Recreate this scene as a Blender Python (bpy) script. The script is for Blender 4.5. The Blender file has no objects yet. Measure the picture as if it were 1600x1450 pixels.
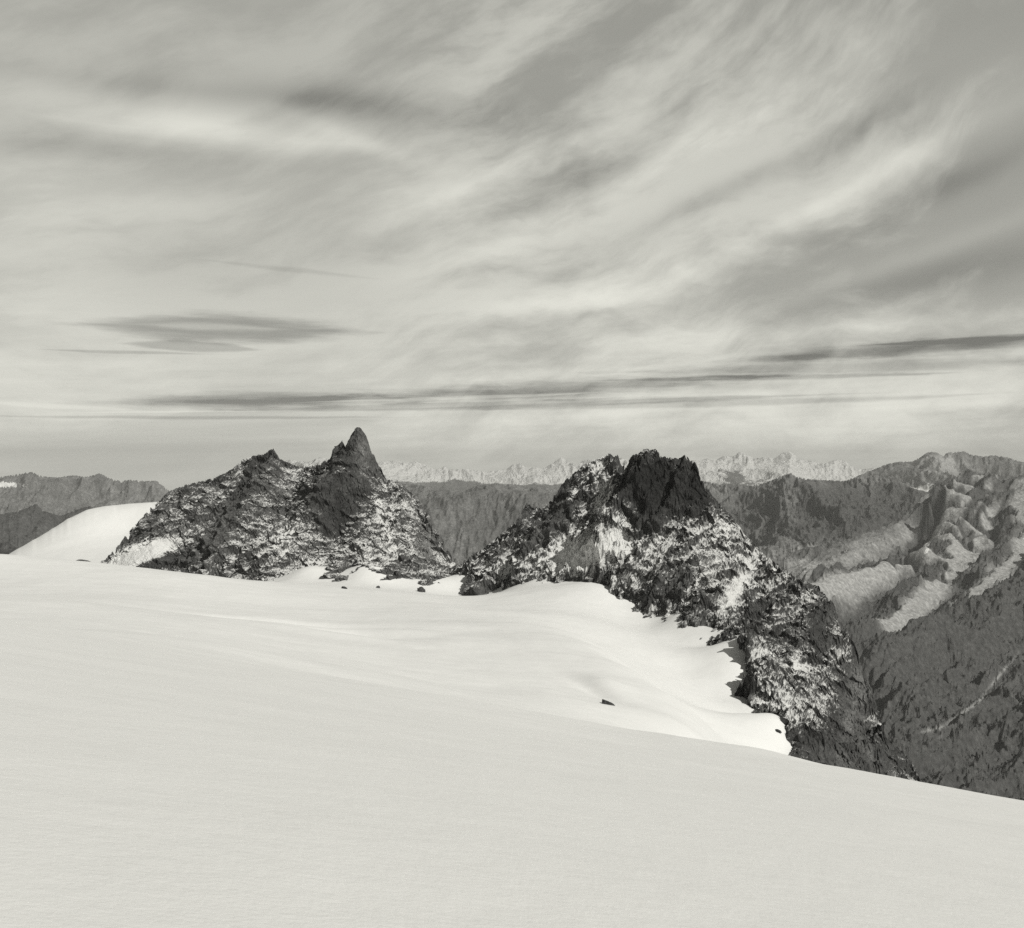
import bpy, math, random
import numpy as np

# ------------------------------------------------------------------ camera
F = 1700.0                       # focal length in photo pixels (photo 1600 wide)
scene = bpy.context.scene
cam_data = bpy.data.cameras.new('camera')
cam_data.sensor_width = 36.0
cam_data.lens = 36.0 * F / 1600.0
cam_data.clip_start = 0.2
cam_data.clip_end = 200000.0
cam = bpy.data.objects.new('camera', cam_data)
scene.collection.objects.link(cam)
cam.location = (0, 0, 0)
cam.rotation_euler = (math.radians(90), 0, 0)
scene.camera = cam
scene.view_settings.view_transform = 'Standard'
scene.view_settings.look = 'None'
scene.view_settings.gamma = 1.0
scene.view_settings.exposure = 0.0
scene.cycles.max_bounces = 4
scene.cycles.diffuse_bounces = 2
scene.cycles.use_denoising = False

SUN_AZ = 130.0      # degrees to the right of the view direction
SUN_EL = 41.0
SUN_STRENGTH = 3.5
SKY_STRENGTH = 0.125

# ------------------------------------------------------------------ node helper
class NT:
    def __init__(s, tree):
        s.t = tree; s.n = tree.nodes; s.l = tree.links
    def node(s, typ, **kw):
        n = s.n.new(typ)
        for k, v in kw.items():
            setattr(n, k, v)
        return n
    def put(s, sock, v):
        if hasattr(v, 'is_output') or isinstance(v, bpy.types.NodeSocket):
            s.l.new(v, sock)
        else:
            sock.default_value = v
    def m(s, op, a, b=0.0, c=0.0, clamp=False):
        n = s.n.new('ShaderNodeMath'); n.operation = op; n.use_clamp = clamp
        s.put(n.inputs[0], a); s.put(n.inputs[1], b); s.put(n.inputs[2], c)
        return n.outputs[0]
    def add(s, a, b): return s.m('ADD', a, b)
    def sub(s, a, b): return s.m('SUBTRACT', a, b)
    def mul(s, a, b): return s.m('MULTIPLY', a, b)
    def div(s, a, b): return s.m('DIVIDE', a, b)
    def mx(s, a, b): return s.m('MAXIMUM', a, b)
    def sm(s, x, lo, hi, a=0.0, b=1.0):
        n = s.n.new('ShaderNodeMapRange'); n.interpolation_type = 'SMOOTHSTEP'
        s.put(n.inputs['Value'], x)
        n.inputs['From Min'].default_value = lo; n.inputs['From Max'].default_value = hi
        n.inputs['To Min'].default_value = a; n.inputs['To Max'].default_value = b
        return n.outputs['Result']
    def lin(s, x, lo, hi, a=0.0, b=1.0):
        n = s.n.new('ShaderNodeMapRange')
        s.put(n.inputs['Value'], x)
        n.inputs['From Min'].default_value = lo; n.inputs['From Max'].default_value = hi
        n.inputs['To Min'].default_value = a; n.inputs['To Max'].default_value = b
        return n.outputs['Result']
    def xyz(s, x, y, z=0.0):
        n = s.n.new('ShaderNodeCombineXYZ')
        s.put(n.inputs[0], x); s.put(n.inputs[1], y); s.put(n.inputs[2], z)
        return n.outputs[0]
    def sep(s, v):
        n = s.n.new('ShaderNodeSeparateXYZ'); s.l.new(v, n.inputs[0]); return n.outputs
    def noise(s, vec, scale, detail=4.0, rough=0.5, dist=0.0, lac=2.0):
        n = s.n.new('ShaderNodeTexNoise'); s.l.new(vec, n.inputs['Vector'])
        n.inputs['Scale'].default_value = scale; n.inputs['Detail'].default_value = detail
        n.inputs['Roughness'].default_value = rough; n.inputs['Distortion'].default_value = dist
        n.inputs['Lacunarity'].default_value = lac
        return n.outputs['Fac']
    def mapping(s, vec, rot=(0, 0, 0), scale=(1, 1, 1)):
        n = s.n.new('ShaderNodeMapping'); s.l.new(vec, n.inputs['Vector'])
        n.inputs['Rotation'].default_value = rot; n.inputs['Scale'].default_value = scale
        return n.outputs[0]
    def mix(s, f, a, b):
        return s.add(s.mul(a, s.sub(1.0, f)), s.mul(b, f))
    def tint(s, v, c):
        n = s.n.new('ShaderNodeVectorMath'); n.operation = 'SCALE'
        n.inputs[0].default_value = c; s.put(n.inputs['Scale'], v)
        return n.outputs[0]

# colour of the old print: neutral grey, faintly warm green
TINT = (1.0, 0.995, 0.90)

MTINT = (1.0, 0.998, 0.985)
# ------------------------------------------------------------------ world
def px_az(px): return math.atan((px - 800.0) / F)
def px_el(py): return math.atan((725.0 - py) / F)

def build_world():
    w = bpy.data.worlds.new('World'); scene.world = w; w.use_nodes = True
    t = NT(w.node_tree); t.n.clear()
    out = t.node('ShaderNodeOutputWorld'); bg = t.node('ShaderNodeBackground')
    t.l.new(bg.outputs[0], out.inputs[0])
    sky = t.node('ShaderNodeTexSky', sky_type='NISHITA', sun_disc=False, altitude=3000.0,
                 air_density=1.0, dust_density=1.0, ozone_density=1.0)
    sky.sun_elevation = math.radians(SUN_EL); sky.sun_rotation = math.radians(SUN_AZ)
    bw = t.node('ShaderNodeRGBToBW'); t.l.new(sky.outputs[0], bw.inputs[0])
    lum = bw.outputs[0]
    tc = t.node('ShaderNodeTexCoord')
    x, y, z = t.sep(tc.outputs['Generated'])
    az = t.m('ARCTAN2', x, y)
    r = t.m('SQRT', t.add(t.mul(x, x), t.mul(y, y)))
    el = t.m('ARCTAN2', z, r)
    # sky coordinates in "photo pixels per radian" so that the features can be listed by place
    X = t.mul(az, 1.0); E = el
    # slow warp
    p0 = t.xyz(az, el, 0.0)
    wv = t.noise(p0, 3.2, 3.0, 0.5); wv = t.sub(wv, 0.5)
    wv2 = t.sub(t.noise(t.xyz(az, el, 4.0), 9.0, 4.0, 0.55), 0.5)
    # streak direction turns with height and azimuth: fans rising to the right
    ang = math.radians(27)
    ew = t.add(el, t.add(t.mul(wv, 0.11), t.mul(wv2, 0.03)))
    # bend: v = elevation minus a curve rising to the right, flatter near the horizon
    slope = t.sm(el, -0.02, 0.50, 0.16, 0.46)
    v = t.sub(ew, t.mul(slope, t.add(t.m('MINIMUM', az, 0.55), 0.1)))
    u = t.add(az, t.mul(ew, 0.5))
    s1 = t.noise(t.xyz(t.mul(u, 2.4), t.mul(v, 9.5), 1.0), 1.0, 5.0, 0.52, 0.1)
    s2 = t.noise(t.xyz(t.mul(u, 7.0), t.mul(v, 26.0), 7.0), 1.0, 6.0, 0.58, 0.1)
    s3 = t.noise(t.xyz(t.mul(u, 26.0), t.mul(v, 80.0), 3.0), 1.0, 6.0, 0.65, 0.1)
    patch = t.noise(t.xyz(az, t.mul(el, 2.2), 11.0), 3.0, 4.0, 0.5, 0.3)
    c = t.add(t.mul(s1, 0.60), t.add(t.mul(s2, 0.30), t.add(t.mul(s3, 0.12), t.mul(patch, 0.10))))
    cirrus = t.sm(c, 0.46, 0.66)
    # cirrus thins out toward the left, where a smooth veil takes over
    leftv = t.sm(az, -0.20, 0.02)
    # a spot: gaussian in the sky
    def blob(px, py, sx, sy, amp, rot=0.0, wob=0.0, sharp=2.0):
        a0, e0 = px_az(px), px_el(py)
        dx = t.sub(az, a0); dy = t.sub(el, e0)
        if wob:
            dy = t.add(dy, t.mul(wv2, wob / F))
        if rot:
            k = math.radians(rot); c_, s_ = math.cos(k), math.sin(k)
            dx, dy = t.add(t.mul(dx, c_), t.mul(dy, s_)), t.sub(t.mul(dy, c_), t.mul(dx, s_))
        q = t.add(t.m('POWER', t.m('ABSOLUTE', t.mul(dx, F / sx)), 2.0), t.m('POWER', t.m('ABSOLUTE', t.mul(dy, F / sy)), 2.0))
        if sharp != 2.0:
            q = t.m('POWER', q, sharp / 2.0)
        return t.mul(t.m('EXPONENT', t.mul(q, -1.0)), amp)
    # a lens shaped bank with a crisp edge: a flat ellipse thinned toward its tips
    def lens(px, py, hx, hy, amp, rot=0.0, soft=0.35, wob=14.0, fine=0.0):
        a0, e0 = px_az(px), px_el(py)
        dx = t.sub(az, a0); dy = t.sub(el, e0)
        dy = t.add(dy, t.mul(wv2, wob / F))
        k = math.radians(rot); c_, s_ = math.cos(k), math.sin(k)
        dx, dy = t.add(t.mul(dx, c_), t.mul(dy, s_)), t.sub(t.mul(dy, c_), t.mul(dx, s_))
        X_ = t.mul(dx, F / hx); Y_ = t.mul(dy, F / hy)
        half = t.m('POWER', t.mx(t.sub(1.0, t.mul(X_, X_)), 0.0), 1.3)
        d = t.sub(half, t.m('ABSOLUTE', Y_))
        d = t.add(d, t.mul(t.sub(sn, 0.5), fine + 0.55))
        return t.mul(t.mul(t.sm(d, 0.0, soft), t.sm(half, 0.0, 0.12)), amp)
    sn = t.noise(t.xyz(t.mul(az, 13.0), t.mul(el, 150.0), 2.0), 1.0, 6.0, 0.65)
    val = t.mix(leftv, t.add(0.22, t.mul(cirrus, 0.42)), cirrus)
    # brightness field as multiplier around 1
    base = t.add(0.60, t.mul(val, 0.46))
    feats = []
    # large soft masses of the photograph (bright +, dark -)
    feats += [blob(330, 215, 240, 24, 0.24, -3), blob(560, 225, 110, 14, 0.16, -18),
              blob(150, 330, 210, 40, 0.12), blob(120, 265, 170, 18, -0.16, 3),
              blob(600, 175, 210, 26, -0.26, -6), blob(330, 165, 300, 16, -0.12),
              blob(790, 265, 200, 16, 0.16, 22, 40), blob(640, 330, 120, 50, 0.10),
              blob(860, 300, 150, 18, -0.16, 24, 50), blob(960, 265, 70, 20, -0.16, 15, 50),
              blob(1120, 215, 260, 20, 0.24, 24, 40), blob(1150, 300, 230, 16, -0.22, 24, 50),
              blob(1300, 330, 250, 17, 0.22, 24, 50), blob(1330, 240, 110, 14, -0.16, 24, 40),
              blob(1450, 330, 150, 20, -0.18, 22, 50), blob(1430, 420, 250, 16, 0.10, 18, 40),
              blob(1480, 450, 200, 30, -0.16, 10), blob(1000, 440, 110, 22, 0.16, 8, 60),
              blob(880, 475, 120, 16, 0.16, 6, 50), blob(700, 420, 260, 18, 0.12, 18, 40),
              blob(620, 450, 260, 16, -0.10, 16, 30), blob(200, 440, 260, 40, -0.06),
              blob(60, 420, 120, 120, 0.10), blob(450, 590, 500, 20, 0.04),
              blob(1420, 520, 400, 14, 0.12, 2), blob(1250, 640, 420, 14, 0.05, 1),
              blob(350, 700, 420, 30, -0.10), blob(850, 690, 300, 14, 0.05)]
    # lenticular banks
    feats += [lens(330, 228, 320, 40, 0.20, -1, 1.2, 20), blob(1500, 190, 200, 70, 0.10), lens(350, 521, 265, 29, -0.38, 0, 0.7, 8, 0.3), lens(330, 519, 150, 9, 0.20, 0, 0.9, 8, 0.5),
              lens(300, 549, 120, 11, -0.24, -1, 0.5, 8, 0.3), lens(200, 560, 150, 3.5, -0.18, 0, 0.6, 5),
              lens(450, 428, 180, 6, -0.10, -4, 0.9, 8),
              lens(880, 606, 470, 22, -0.42, 2.4, 1.0, 8, 0.6), lens(420, 628, 330, 19, -0.42, 1.5, 1.0, 8, 0.6), lens(800, 618, 640, 22, -0.12, 1.8, 1.2, 8, 0.6),
              lens(1330, 580, 460, 20, -0.30, 0.5, 1.0, 8, 0.6), lens(1420, 556, 350, 17, -0.42, 2.6, 0.9, 7, 0.5),
              lens(1200, 594, 330, 6, -0.26, 0.3, 0.6, 6, 0.5), lens(1560, 545, 220, 6, -0.22, 1.2, 0.6, 5, 0.3),
              lens(820, 632, 600, 8, -0.32, 1.4, 0.6, 5, 0.4), lens(300, 655, 420, 4, -0.20, 0.6, 0.8, 5, 0.4),
              lens(1150, 632, 460, 8, -0.24, 1.2, 0.7, 5, 0.4), lens(620, 636, 600, 4, 0.14, 1.8, 0.6, 5, 0.4),
              lens(700, 622, 300, 3.5, 0.20, 2.0, 0.6, 5, 0.4), lens(90, 642, 160, 5, 0.08, -2, 0.7, 5)]
    tot = base
    for f in feats:
        tot = t.add(tot, t.mul(f, 1.08))
    # streaky grain in the low sky
    low = t.sm(el, 0.02, 0.20, 1.0, 0.0)
    grain = t.mul(t.sub(t.noise(t.xyz(t.mul(az, 5.0), t.mul(t.sub(el, t.mul(az, 0.03)), 110.0), 5.0), 1.0, 5.0, 0.6), 0.5), 0.30)
    tot = t.add(tot, t.mul(grain, low))
    tot = t.add(tot, t.sm(el, -0.01, 0.05, 0.07, 0.0))
    tot = t.mx(tot, 0.25)
    # below the horizon the sky colour only lights the undersides
    below = t.sm(el, -0.12, -0.02, 0.35, 1.0)
    # high-altitude sky: bright low down, dimmed overhead and off-view to cut ambient light
    below = t.mul(below, t.sm(el, 0.42, 0.85, 1.0, 0.30))
    below = t.mul(below, t.sm(t.m('ABSOLUTE', az), 0.6, 1.6, 1.0, 0.6))
    # veil of high cloud evens out the clear sky: mix Nishita luminance with its scattered mean
    lum2 = t.add(t.mul(lum, 0.45), 3.5)
    fin = t.mul(t.mul(lum2, tot), below)
    col = t.tint(fin, TINT)
    t.l.new(col, bg.inputs[0]); bg.inputs[1].default_value = SKY_STRENGTH
    return w
build_world()

sun_data = bpy.data.lights.new('sun', 'SUN')
sun_data.energy = SUN_STRENGTH; sun_data.angle = math.radians(0.5)
sun_data.color = (1.0, 0.985, 0.92)
sun = bpy.data.objects.new('sun', sun_data); scene.collection.objects.link(sun)
a, e = math.radians(SUN_AZ), math.radians(SUN_EL)
from mathutils import Vector, Matrix
sd = Vector((math.sin(a) * math.cos(e), math.cos(a) * math.cos(e), math.sin(e)))
sun.rotation_euler = sd.to_track_quat('Z', 'Y').to_euler()

# ------------------------------------------------------------------ numpy noise
_rs = np.random.RandomState(7)
_perm = np.arange(256); _rs.shuffle(_perm); _perm = np.concatenate([_perm, _perm, _perm]).astype(np.int32)
_g = _rs.normal(size=(256, 3)); _g /= np.linalg.norm(_g, axis=1)[:, None]
_g = _g.astype(np.float32)

def perlin(x, y, z):
    x = x.astype(np.float64); y = y.astype(np.float64); z = z.astype(np.float64)
    xi = np.floor(x); yi = np.floor(y); zi = np.floor(z)
    xf = (x - xi).astype(np.float32); yf = (y - yi).astype(np.float32); zf = (z - zi).astype(np.float32)
    X = xi.astype(np.int64) & 255; Y = yi.astype(np.int64) & 255; Z = zi.astype(np.int64) & 255
    u = xf * xf * xf * (xf * (xf * 6 - 15) + 10)
    v = yf * yf * yf * (yf * (yf * 6 - 15) + 10)
    w = zf * zf * zf * (zf * (zf * 6 - 15) + 10)
    def g(dx, dy, dz):
        h = _perm[_perm[_perm[(X + dx) & 255] + ((Y + dy) & 255)] + ((Z + dz) & 255)]
        gv = _g[h]
        return gv[..., 0] * (xf - dx) + gv[..., 1] * (yf - dy) + gv[..., 2] * (zf - dz)
    a = g(0,0,0) * (1 - u) + g(1,0,0) * u; b = g(0,1,0) * (1 - u) + g(1,1,0) * u
    c = g(0,0,1) * (1 - u) + g(1,0,1) * u; d = g(0,1,1) * (1 - u) + g(1,1,1) * u
    return ((a * (1 - v) + b * v) * (1 - w) + (c * (1 - v) + d * v) * w) * 1.6

def fbm(x, y, z, oct=5, gain=0.5, lac=2.03, seed=0.0):
    s = 0; a = 1.0; n = 0
    for i in range(oct):
        s = s + a * perlin(x + seed + i * 17.3, y + seed * 1.7 - i * 9.1, z + seed * .3 + i * 5.7)
        n += a; a *= gain; x = x * lac; y = y * lac; z = z * lac
    return s / n

def ridged(x, y, z, oct=6, gain=0.5, lac=2.07, seed=0.0):
    s = 0; a = 1.0; n = 0; wt = 1.0
    for i in range(oct):
        r = 1.0 - np.abs(perlin(x + seed + i * 13.3, y - seed + i * 7.1, z + seed * .7 + i * 3.7)) * 1.7
        r = np.clip(r, 0, 1); r = r * r
        s = s + a * r * wt; n += a
        wt = np.clip(r * 1.8, 0.15, 1.0)
        a *= gain; x = x * lac; y = y * lac; z = z * lac
    return s / n       # about 0..1, mean ~0.4

# ------------------------------------------------------------------ control lines and interpolation
def P(px, py, d):
    return ((px - 800.0) / F * d, d, (725.0 - py) / F * d)

def line(pts, tone=0.0, snow=0.0, step=14.0):
    """world points along a polyline given as (px, py, depth); columns x y z tone snow"""
    out = []
    for i in range(len(pts) - 1):
        a = np.array(pts[i][:3], float); b = np.array(pts[i + 1][:3], float)
        n = max(1, int(np.hypot(*(b - a)[:2]) / step))
        for k in range(n):
            q = a + (b - a) * k / n
            out.append(P(*q) + (tone, snow))
    out.append(P(*pts[-1][:3]) + (tone, snow))
    return np.array(out)

def pts(L, tone=0.0, snow=0.0):
    return np.array([P(*p[:3]) + ((p[3] if len(p) > 3 else tone), (p[4] if len(p) > 4 else snow)) for p in L])

def shift(A, dd, dz, dx=0.0, every=1):
    B = A[::every].copy()
    B[:, 0] += B[:, 0] / B[:, 1] * dd + dx
    B[:, 1] += dd; B[:, 2] += dz
    return B

def rbf(ctrl, X, Y, smooth=False, scale=100.0, reg=0.0, curve=0.0):
    c = np.asarray(ctrl, float)
    # drop near-duplicates
    dd = ((c[:, None, :2] - c[None, :, :2]) ** 2).sum(-1) < (0.02 * scale) ** 2
    c = c[~np.tril(dd, -1).any(1)]
    cx = c[:, :2] / scale; n = len(c)
    def ker(r2):
        if smooth:
            return 0.5 * r2 * np.log(r2 + 1e-9)
        return np.sqrt(r2 + 1e-6 + curve)
    K = ker(((cx[:, None] - cx[None]) ** 2).sum(-1)) + reg * np.eye(n)
    Pm = np.hstack([np.ones((n, 1)), cx])
    A = np.block([[K, Pm], [Pm.T, np.zeros((3, 3))]])
    V = c[:, 2:]
    sol = np.linalg.lstsq(A, np.vstack([V, np.zeros((3, V.shape[1]))]), rcond=None)[0]
    sh = X.shape; q = np.stack([X.ravel(), Y.ravel()], 1) / scale
    out = np.empty((len(q), V.shape[1]))
    for s in range(0, len(q), 20000):
        qq = q[s:s + 20000]
        k = ker(((qq[:, None, 0] - cx[None, :, 0]) ** 2 + (qq[:, None, 1] - cx[None, :, 1]) ** 2))
        out[s:s + 20000] = k @ sol[:n] + sol[n] + qq @ sol[n + 1:]
    return [out[:, i].reshape(sh) for i in range(V.shape[1])]

def fit_crest(X, Y, Z, crest, band=70.0, binpx=4.0, it=2, lo=None, hi=None):
    """raise or lower the top of the mountain until its crest runs as surveyed"""
    cp = np.array(crest, float)
    p0, p1 = cp[0, 0], cp[-1, 0]
    nb = int((p1 - p0) / binpx)
    for _ in range(it):
        px = X / Y * F + 800.0; py = 725.0 - Z / Y * F
        ok = (px >= p0) & (px < p1)
        b = ((px - p0) / binpx).astype(int)
        top = np.full(nb + 1, 1e9)
        np.minimum.at(top, b[ok].clip(0, nb), py[ok])
        cen = p0 + (np.arange(nb + 1) + .5) * binpx
        good = top < 1e8
        top = np.interp(cen, cen[good], top[good])
        want = np.interp(cen, cp[:, 0], cp[:, 1])
        d = want - top                     # pixels, + means lower
        tcol = np.interp(px, cen, top); dcol = np.interp(px, cen, d)
        edge = np.clip((px - p0 + 40) / 40, 0, 1) * np.clip((p1 + 40 - px) / 40, 0, 1)
        w = np.clip(1.0 - (py - tcol) / band, 0, 1) * edge
        w = w * w * (3 - 2 * w)
        Z = Z - dcol * w / F * Y
    return Z

def grid_mesh(name, X, Y, Z, attrs, mat, flat=True, keep=None, fmask=None):
    nd, nu = X.shape
    me = bpy.data.meshes.new(name)
    co = np.stack([X, Y, Z], -1).reshape(-1, 3).astype(np.float32)
    i = np.arange(nd * nu).reshape(nd, nu)
    q = np.stack([i[:-1, :-1], i[:-1, 1:], i[1:, 1:], i[1:, :-1]], -1).reshape(-1, 4)
    if keep is not None or fmask is not None:
        k = fmask if fmask is not None else keep[:-1, :-1] | keep[:-1, 1:] | keep[1:, 1:] | keep[1:, :-1]
        q = q[k.ravel()]
        used = np.zeros(len(co), bool); used[q.ravel()] = True
        remap = np.cumsum(used) - 1
        co = co[used]; q = remap[q]
        attrs = {k_: v.ravel()[used] for k_, v in attrs.items()}
    me.vertices.add(len(co)); me.vertices.foreach_set('co', co.ravel())
    me.loops.add(q.size); me.loops.foreach_set('vertex_index', q.ravel().astype(np.int32))
    me.polygons.add(len(q)); me.polygons.foreach_set('loop_start', (np.arange(len(q)) * 4).astype(np.int32))
    me.polygons.foreach_set('loop_total', np.full(len(q), 4, np.int32))
    me.polygons.foreach_set('use_smooth', np.full(len(q), not flat))
    me.update(calc_edges=True)
    for k_, v in attrs.items():
        at = me.attributes.new(k_, 'FLOAT', 'POINT')
        at.data.foreach_set('value', np.ascontiguousarray(v.ravel(), dtype=np.float32))
    me.materials.append(mat)
    ob = bpy.data.objects.new(name, me); scene.collection.objects.link(ob)
    return ob

def tag(o, label, cat=None, group=None, kind=None):
    if label: o['label'] = label
    if cat: o['category'] = cat
    if group: o['group'] = group
    if kind: o['kind'] = kind
    return o

# ------------------------------------------------------------------ materials
def new_mat(name):
    m = bpy.data.materials.new(name); m.use_nodes = True
    t = NT(m.node_tree); t.n.clear()
    out = t.node('ShaderNodeOutputMaterial'); b = t.node('ShaderNodeBsdfPrincipled')
    t.l.new(b.outputs[0], out.inputs[0])
    return m, t, b

def bump(t, h, strength, dist):
    n = t.node('ShaderNodeBump'); n.inputs['Strength'].default_value = strength
    n.inputs['Distance'].default_value = dist; t.l.new(h, n.inputs['Height']); return n.outputs[0]

def attr(t, name):
    n = t.node('ShaderNodeAttribute'); n.attribute_name = name; return n.outputs['Fac']

def mat_snow():
    m, t, b = new_mat('snow')
    g = t.node('ShaderNodeNewGeometry'); pos = g.outputs['Position']
    n1 = t.noise(pos, 0.012, 5, 0.6); n2 = t.noise(pos, 0.35, 6, 0.65)
    n3 = t.noise(pos, 1.3, 5, 0.6)
    n4 = t.noise(pos, 11.0, 5, 0.8)
    v = t.add(0.80, t.add(t.mul(t.sub(n1, 0.5), 0.12), t.mul(t.sub(n2, 0.5), 0.06)))
    t.l.new(t.tint(v, MTINT), b.inputs['Base Color'])
    b.inputs['Roughness'].default_value = 0.7
    b.inputs['Specular IOR Level'].default_value = 0.25
    h = t.add(t.mul(n2, 1.0), t.add(t.mul(n3, 0.25), t.mul(n4, 0.12)))
    t.l.new(bump(t, h, 0.4, 0.18), b.inputs['Normal'])
    return m

def mat_rock(name, rock=0.10, sc=1.0, snow_on=True, lo=-0.10, hi=0.20, far=False, spw=1.9, spw2=0.5):
    """crag: dark broken rock with snow lying where it can; sc = size of the grain in metres"""
    m, t, b = new_mat(name)
    g = t.node('ShaderNodeNewGeometry'); pos = g.outputs['Position']; nz = t.sep(g.outputs['True Normal'])[2]
    rp = t.mapping(pos, (0.5, 0.35, 0.6), (1.0, 0.38, 0.8))
    big = t.noise(rp, 0.03 / sc, 4, 0.6)
    mid = t.noise(rp, 0.16 / sc, 5, 0.65, 0.6)
    fine = t.noise(pos, 0.7 / sc, 5, 0.7)
    v = t.add(t.mul(t.sub(mid, 0.5), 0.9), t.add(t.mul(t.sub(fine, 0.5), 1.1), t.mul(t.sub(big, 0.5), 0.8)))
    tone = attr(t, 'tone')
    if far:        # scree, turf, cliff and painted spur shade meet along ragged edges
        ts = t.add(tone, t.add(t.mul(t.sub(big, 0.5), 0.5), t.mul(t.sub(mid, 0.5), 1.3)))
        ts = t.add(t.mul(t.sm(ts, -0.65, 0.65), 1.45), -1.0)
        rockv = t.mul(t.m('EXPONENT', t.add(ts, t.mul(t.sub(fine, 0.5), 2.4))), rock)
    else:
        rockv = t.mul(t.m('EXPONENT', t.add(tone, t.mul(v, 2.3))), rock)
    if snow_on:
        def dot(v_):
            n_ = t.node('ShaderNodeVectorMath', operation='DOT_PRODUCT'); t.l.new(pos, n_.inputs[0]); n_.inputs[1].default_value = v_
            return n_.outputs['Value']
        ax = Vector((-0.58, -0.48, -0.66)).normalized(); bx = ax.cross(Vector((0, 1, 0))).normalized(); cx = ax.cross(bx)
        sv = t.xyz(t.mul(dot(ax), 0.33), dot(bx), t.mul(dot(cx), 0.8))
        sp = t.noise(sv, 0.95 / sc, 5, 0.78, 0.2)
        sp2 = t.noise(sv, 0.11 / sc, 4, 0.6, 0.5)
        f = t.add(t.add(t.mul(t.sub(sp, 0.5), spw), t.mul(t.sub(sp2, 0.5), spw2)),
                  t.add(t.mul(t.sub(nz, 0.55), 0.5), attr(t, 'snow')))
        mask = t.sm(f, lo, hi)
        val = t.mix(mask, rockv, t.add(0.68, t.mul(fine, 0.16)))
    else:
        val = rockv
    t.l.new(t.tint(val, MTINT), b.inputs['Base Color'])
    b.inputs['Roughness'].default_value = 0.9; b.inputs['Specular IOR Level'].default_value = 0.12
    h = t.add(t.mul(mid, 1.0), t.mul(fine, 0.45))
    t.l.new(bump(t, h, 0.45 if far else 0.9, (2.0 if far else 3.0) * sc), b.inputs['Normal'])
    return m

M_SNOW = mat_snow()
M_CRAG = mat_rock('crag_rock', 0.068, 1.0, lo=-0.14, hi=0.30)
M_FAR = mat_rock('mountain_rock', 0.22, 14.0, lo=-.04, hi=.08, far=True)
M_RANGE = mat_rock('snowy_range_rock', 0.10, 130.0, lo=-.03, hi=.08, spw=0.35, spw2=1.5)
M_STONE = mat_rock('boulder_rock', 0.07, 0.5, snow_on=False)

# ------------------------------------------------------------------ snowfield
# surveyed lines of the snow surface
def near_plane(x, y):      # the slope underfoot
    yy = np.where(y > 0, y, y / (1 + np.abs(y) / 40.0))
    return -1.75 - 0.176 * x - 0.213 * yy - 0.00006 * (x * x)

ROCKBASE_L = [(130, 886, 850), (250, 893, 830), (330, 900, 800), (400, 911, 770), (440, 905, 765), (480, 886, 775), (510, 896, 765), (535, 905, 750),
              (575, 882, 765), (595, 906, 745), (620, 915, 740), (655, 918, 742), (690, 903, 770), (715, 890, 800)]
ROCKBASE_R = [(690, 908, 790), (725, 924, 750), (742, 934, 735), (775, 924, 740), (825, 908, 722), (865, 897, 712), (900, 898, 700), (930, 900, 690), (950, 922, 676),
              (985, 945, 660), (1015, 966, 640), (1040, 968, 630), (1062, 958, 630), (1090, 996, 590), (1125, 1002, 580),
              (1150, 985, 585), (1165, 1000, 560), (1162, 1045, 530), (1160, 1090, 505), (1185, 1112, 490), (1225, 1135, 470), (1245, 1150, 455), (1255, 1185, 430)]

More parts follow.
